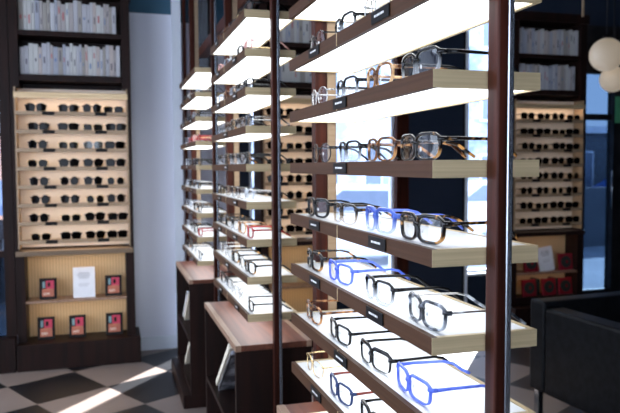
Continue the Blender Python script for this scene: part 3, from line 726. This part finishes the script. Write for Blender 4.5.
# ------------------------------------------------------------------ outdoors
struct(MB().box(-12, 30, Y2 + .16, 34, -.25, -.13, 'snow').build('ground_outside'), 'pale street ground outside the windows')
def building(name, label, x0, x1, y0, y1, h, wall, cols, rows, sc=1):
    t = thing(name, label, 'building', ((x0 + x1) / 2, y0, -.13), 'street buildings')
    MB().box(x0, x1, y0, y1, -.13, h, wall).box(x0 - .1, x1 + .1, y0 - .1, y1, h, h + .2, 'trim_paint').build('wall', t)
    dx = (x1 - x0) / cols; dz = (h - .6) / rows
    for i in range(cols):
        for j in range(rows):
            a = x0 + dx * (i + .28); b = a + dx * .44; c = .6 + dz * (j + .2); d = c + dz * .55
            wn = MB().box(a, b, y0 - .04, y0 - .001, c, d, 'trim_paint').build('window', t)
            MB().box(a + .05, b - .05, y0 - .06, y0 - .041, c + .05, d - .05, 'pane_dark').build('pane', wn)
building('street_building', 'pale building across the street seen through the middle window', 2.5, 8.6, 17, 20, 7.5, 'facade_pale', 5, 3)
building('street_building', 'blue grey building across the street behind the right window', 8.8, 12.3, 16.5, 20, 6.5, 'facade_blue', 5, 3)
building('street_building', 'low dark building behind the blue car outside the glass door', 12.6, 17.5, 17, 20, 2.7, 'stone_grey', 3, 1)
building('street_building', 'pale building across the street seen past the far unit', -6, 2.3, 18, 21, 8.5, 'facade_pale', 6, 4)
def car(x, y, z, mat, label, sc=1.35, rz=0):
    t = thing('car', label, 'car', (x, y, z), rz=rz)
    prof = [(-1.55, .25), (1.5, .25), (1.58, .45), (1.5, .68), (.95, .78), (.55, 1.12), (-.65, 1.15), (-1.15, .8), (-1.55, .72), (-1.62, .45)]
    b = MB(); b.prism([(x + px * sc, z + pz * sc) for px, pz in prof], 'y', y - .62 * sc, y + .62 * sc, mat, .05 * sc); b.build('body', t)
    w = MB(); w.prism([(x + px * sc, z + pz * sc) for px, pz in [(-1.0, .80), (.80, .80), (.50, 1.06), (-.60, 1.08)]], 'y', y - .628 * sc, y - .60 * sc, 'pane_dark'); w.build('side_window', t)
    for q in (-1.0, 1.0):
        for s in (-1, 1):
            k = MB(); k.tube([(x + q * sc, y + s * .5 * sc, z + .24 * sc), (x + q * sc, y + s * .64 * sc, z + .24 * sc)], .24 * sc, 'tyre', 20)
            wh = k.build('wheel', t)
            MB().tube([(x + q * sc, y + s * .63 * sc, z + .24 * sc), (x + q * sc, y + s * .65 * sc, z + .24 * sc)], .13 * sc, 'chrome', 16).build('hubcap', wh)
car(4.9, 12.6, -.13, 'car_white', 'white car parked in the street outside the middle window')
car(9.0, 14.6, -.13, 'car_white', 'second white car parked farther along outside the right window')
car(14.8, 15.2, -.13, 'car_blue', 'blue car parked behind the low grey wall outside the glass door', 1.5)
struct(MB().box(9.3, 16, 13.0, 13.2, -.13, 1.25, 'stone_grey').build('wall_street'), 'low grey wall outside the glass door')
struct(MB().box(5.5, 14.5, Y2 + .16, 12.98, -.13, -.10, 'pavement').build('pavement_outside'), 'blue grey pavement outside the glass door')

# person outside, at the left edge
def person():
    x, y = -1.93, 9.0
    x = atx(3, y)
    t = thing('person', 'person in dark clothes and blue jacket standing behind the glass at the left edge', 'person', (x, y, 0))
    J = {'pelvis': (0, 0, 1.12), 'spine': (0, 0, 1.40), 'chest': (0, .01, 1.66), 'neck': (0, 0, 1.87), 'head': (0, -.02, 1.96),
         'shl': (-.22, 0, 1.76), 'ell': (-.29, .02, 1.42), 'wrl': (-.26, -.10, 1.12), 'hal': (-.25, -.13, 1.02),
         'shr': (.22, 0, 1.76), 'elr': (.29, .02, 1.42), 'wrr': (.22, -.16, 1.20), 'har': (.19, -.20, 1.12),
         'hil': (-.12, 0, 1.06), 'knl': (-.13, -.02, .60), 'anl': (-.13, .02, .10), 'tol': (-.14, -.18, .045),
         'hir': (.12, 0, 1.06), 'knr': (.14, -.03, .60), 'anr': (.15, .02, .10), 'tor': (.17, -.18, .045)}
    R = {'pelvis': .15, 'spine': .135, 'chest': .165, 'neck': .06, 'head': .07, 'shl': .075, 'ell': .052, 'wrl': .035, 'hal': .03, 'shr': .075, 'elr': .052, 'wrr': .035, 'har': .03,
         'hil': .11, 'knl': .075, 'anl': .045, 'tol': .035, 'hir': .11, 'knr': .075, 'anr': .045, 'tor': .035}
    E = [('pelvis', 'spine'), ('spine', 'chest'), ('chest', 'neck'), ('neck', 'head'), ('chest', 'shl'), ('shl', 'ell'), ('ell', 'wrl'), ('wrl', 'hal'), ('chest', 'shr'), ('shr', 'elr'), ('elr', 'wrr'), ('wrr', 'har'),
         ('pelvis', 'hil'), ('hil', 'knl'), ('knl', 'anl'), ('anl', 'tol'), ('pelvis', 'hir'), ('hir', 'knr'), ('knr', 'anr'), ('anr', 'tor')]
    def skin(name, mat, off, keys=None, edges=None, grow=0.):
        ks = list(keys or J); me = bpy.data.meshes.new(name)
        me.from_pydata([Vector(J[k]) * S for k in ks], [(ks.index(a), ks.index(b)) for a, b in (edges or E) if a in ks and b in ks], [])
        o = bpy.data.objects.new(name, me); COL.objects.link(o); o.parent = t; WL[o] = WL[t]
        md = o.modifiers.new('skin', 'SKIN')
        for k, v in zip(ks, me.skin_vertices[0].data): v.radius = ((R[k] + grow) * S,) * 2; v.use_root = (k in ('pelvis', 'chest') and k == ks[0])
        sd = o.modifiers.new('sub', 'SUBSURF'); sd.levels = 2; sd.render_levels = 2
        me.materials.append(MATS[mat]); return o
    skin('body', 'skin', 0)
    skin('jacket', 'cloth_blue', 0, ['chest', 'spine', 'pelvis', 'shl', 'ell', 'wrl', 'shr', 'elr', 'wrr'], [('pelvis', 'spine'), ('spine', 'chest'), ('chest', 'shl'), ('shl', 'ell'), ('ell', 'wrl'), ('chest', 'shr'), ('shr', 'elr'), ('elr', 'wrr')], .018)
    skin('trousers', 'cloth_dark', 0, ['pelvis', 'hil', 'knl', 'anl', 'hir', 'knr', 'anr'], None, .015)
    hd = MB(); hd.ball((x, y - .02, 2.05), .112, 'skin', 20, (.82, .95, 1.22)); hd.ball((x, y - .125, 2.03), .02, 'skin', 8, (.8, 1.2, 1.3)); 
    for s in (-1, 1):
        hd.ball((x + s * .093, y - .01, 2.04), .022, 'skin', 8, (.5, .8, 1.3)); hd.ball((x + s * .036, y - .115, 2.065), .012, 'hair', 8)
    hd.ball((x, y - .118, 1.985), .018, 'cover_red', 8, (1.4, .4, .35))
    hd.build('head', t)
    MB().ball((x, y + .012, 2.085), .118, 'hair', 20, (.88, .95, 1.15)).build('hair', t)
person()

# ------------------------------------------------------------------ light
w = bpy.data.worlds.new('World'); bpy.context.scene.world = w; w.use_nodes = True
bg = w.node_tree.nodes['Background']; bg.inputs[0].default_value = (.70, .81, 1.0, 1); bg.inputs[1].default_value = 5.4
sd = bpy.data.lights.new('sun', 'SUN'); sd.energy = 34; sd.angle = math.radians(.6); sd.color = (1, .97, .93)
so = bpy.data.objects.new('sun', sd); COL.objects.link(so)
az = Vector((-.62, -.78, 0)).normalized(); el = math.radians(33)
so.rotation_euler = Vector((az.x * math.cos(el), az.y * math.cos(el), -math.sin(el))).to_track_quat('-Z', 'Y').to_euler()
so.location = (6, 14, 8)

# ------------------------------------------------------------------ camera
cd = bpy.data.cameras.new('camera'); cd.sensor_width = 36; cd.lens = 678.563 / 620 * 36
co = bpy.data.objects.new('camera', cd); COL.objects.link(co)
co.matrix_world = Matrix.Translation((0, 0, H * S)) @ Matrix.Rotation(-.2866, 4, 'Z') @ Matrix.Rotation(PI / 2 - .06, 4, 'X') @ Matrix.Rotation(-.0058, 4, 'Z')
cd.clip_start = .05; cd.clip_end = 200
cd.dof.use_dof = True; cd.dof.focus_distance = 1.65 * S; cd.dof.aperture_fstop = 7.5
sc = bpy.context.scene; sc.camera = co
sc.view_settings.view_transform = 'Standard'; sc.view_settings.look = 'None'; sc.view_settings.exposure = .2; sc.view_settings.gamma = 1; sc.view_settings.use_curve_mapping = False
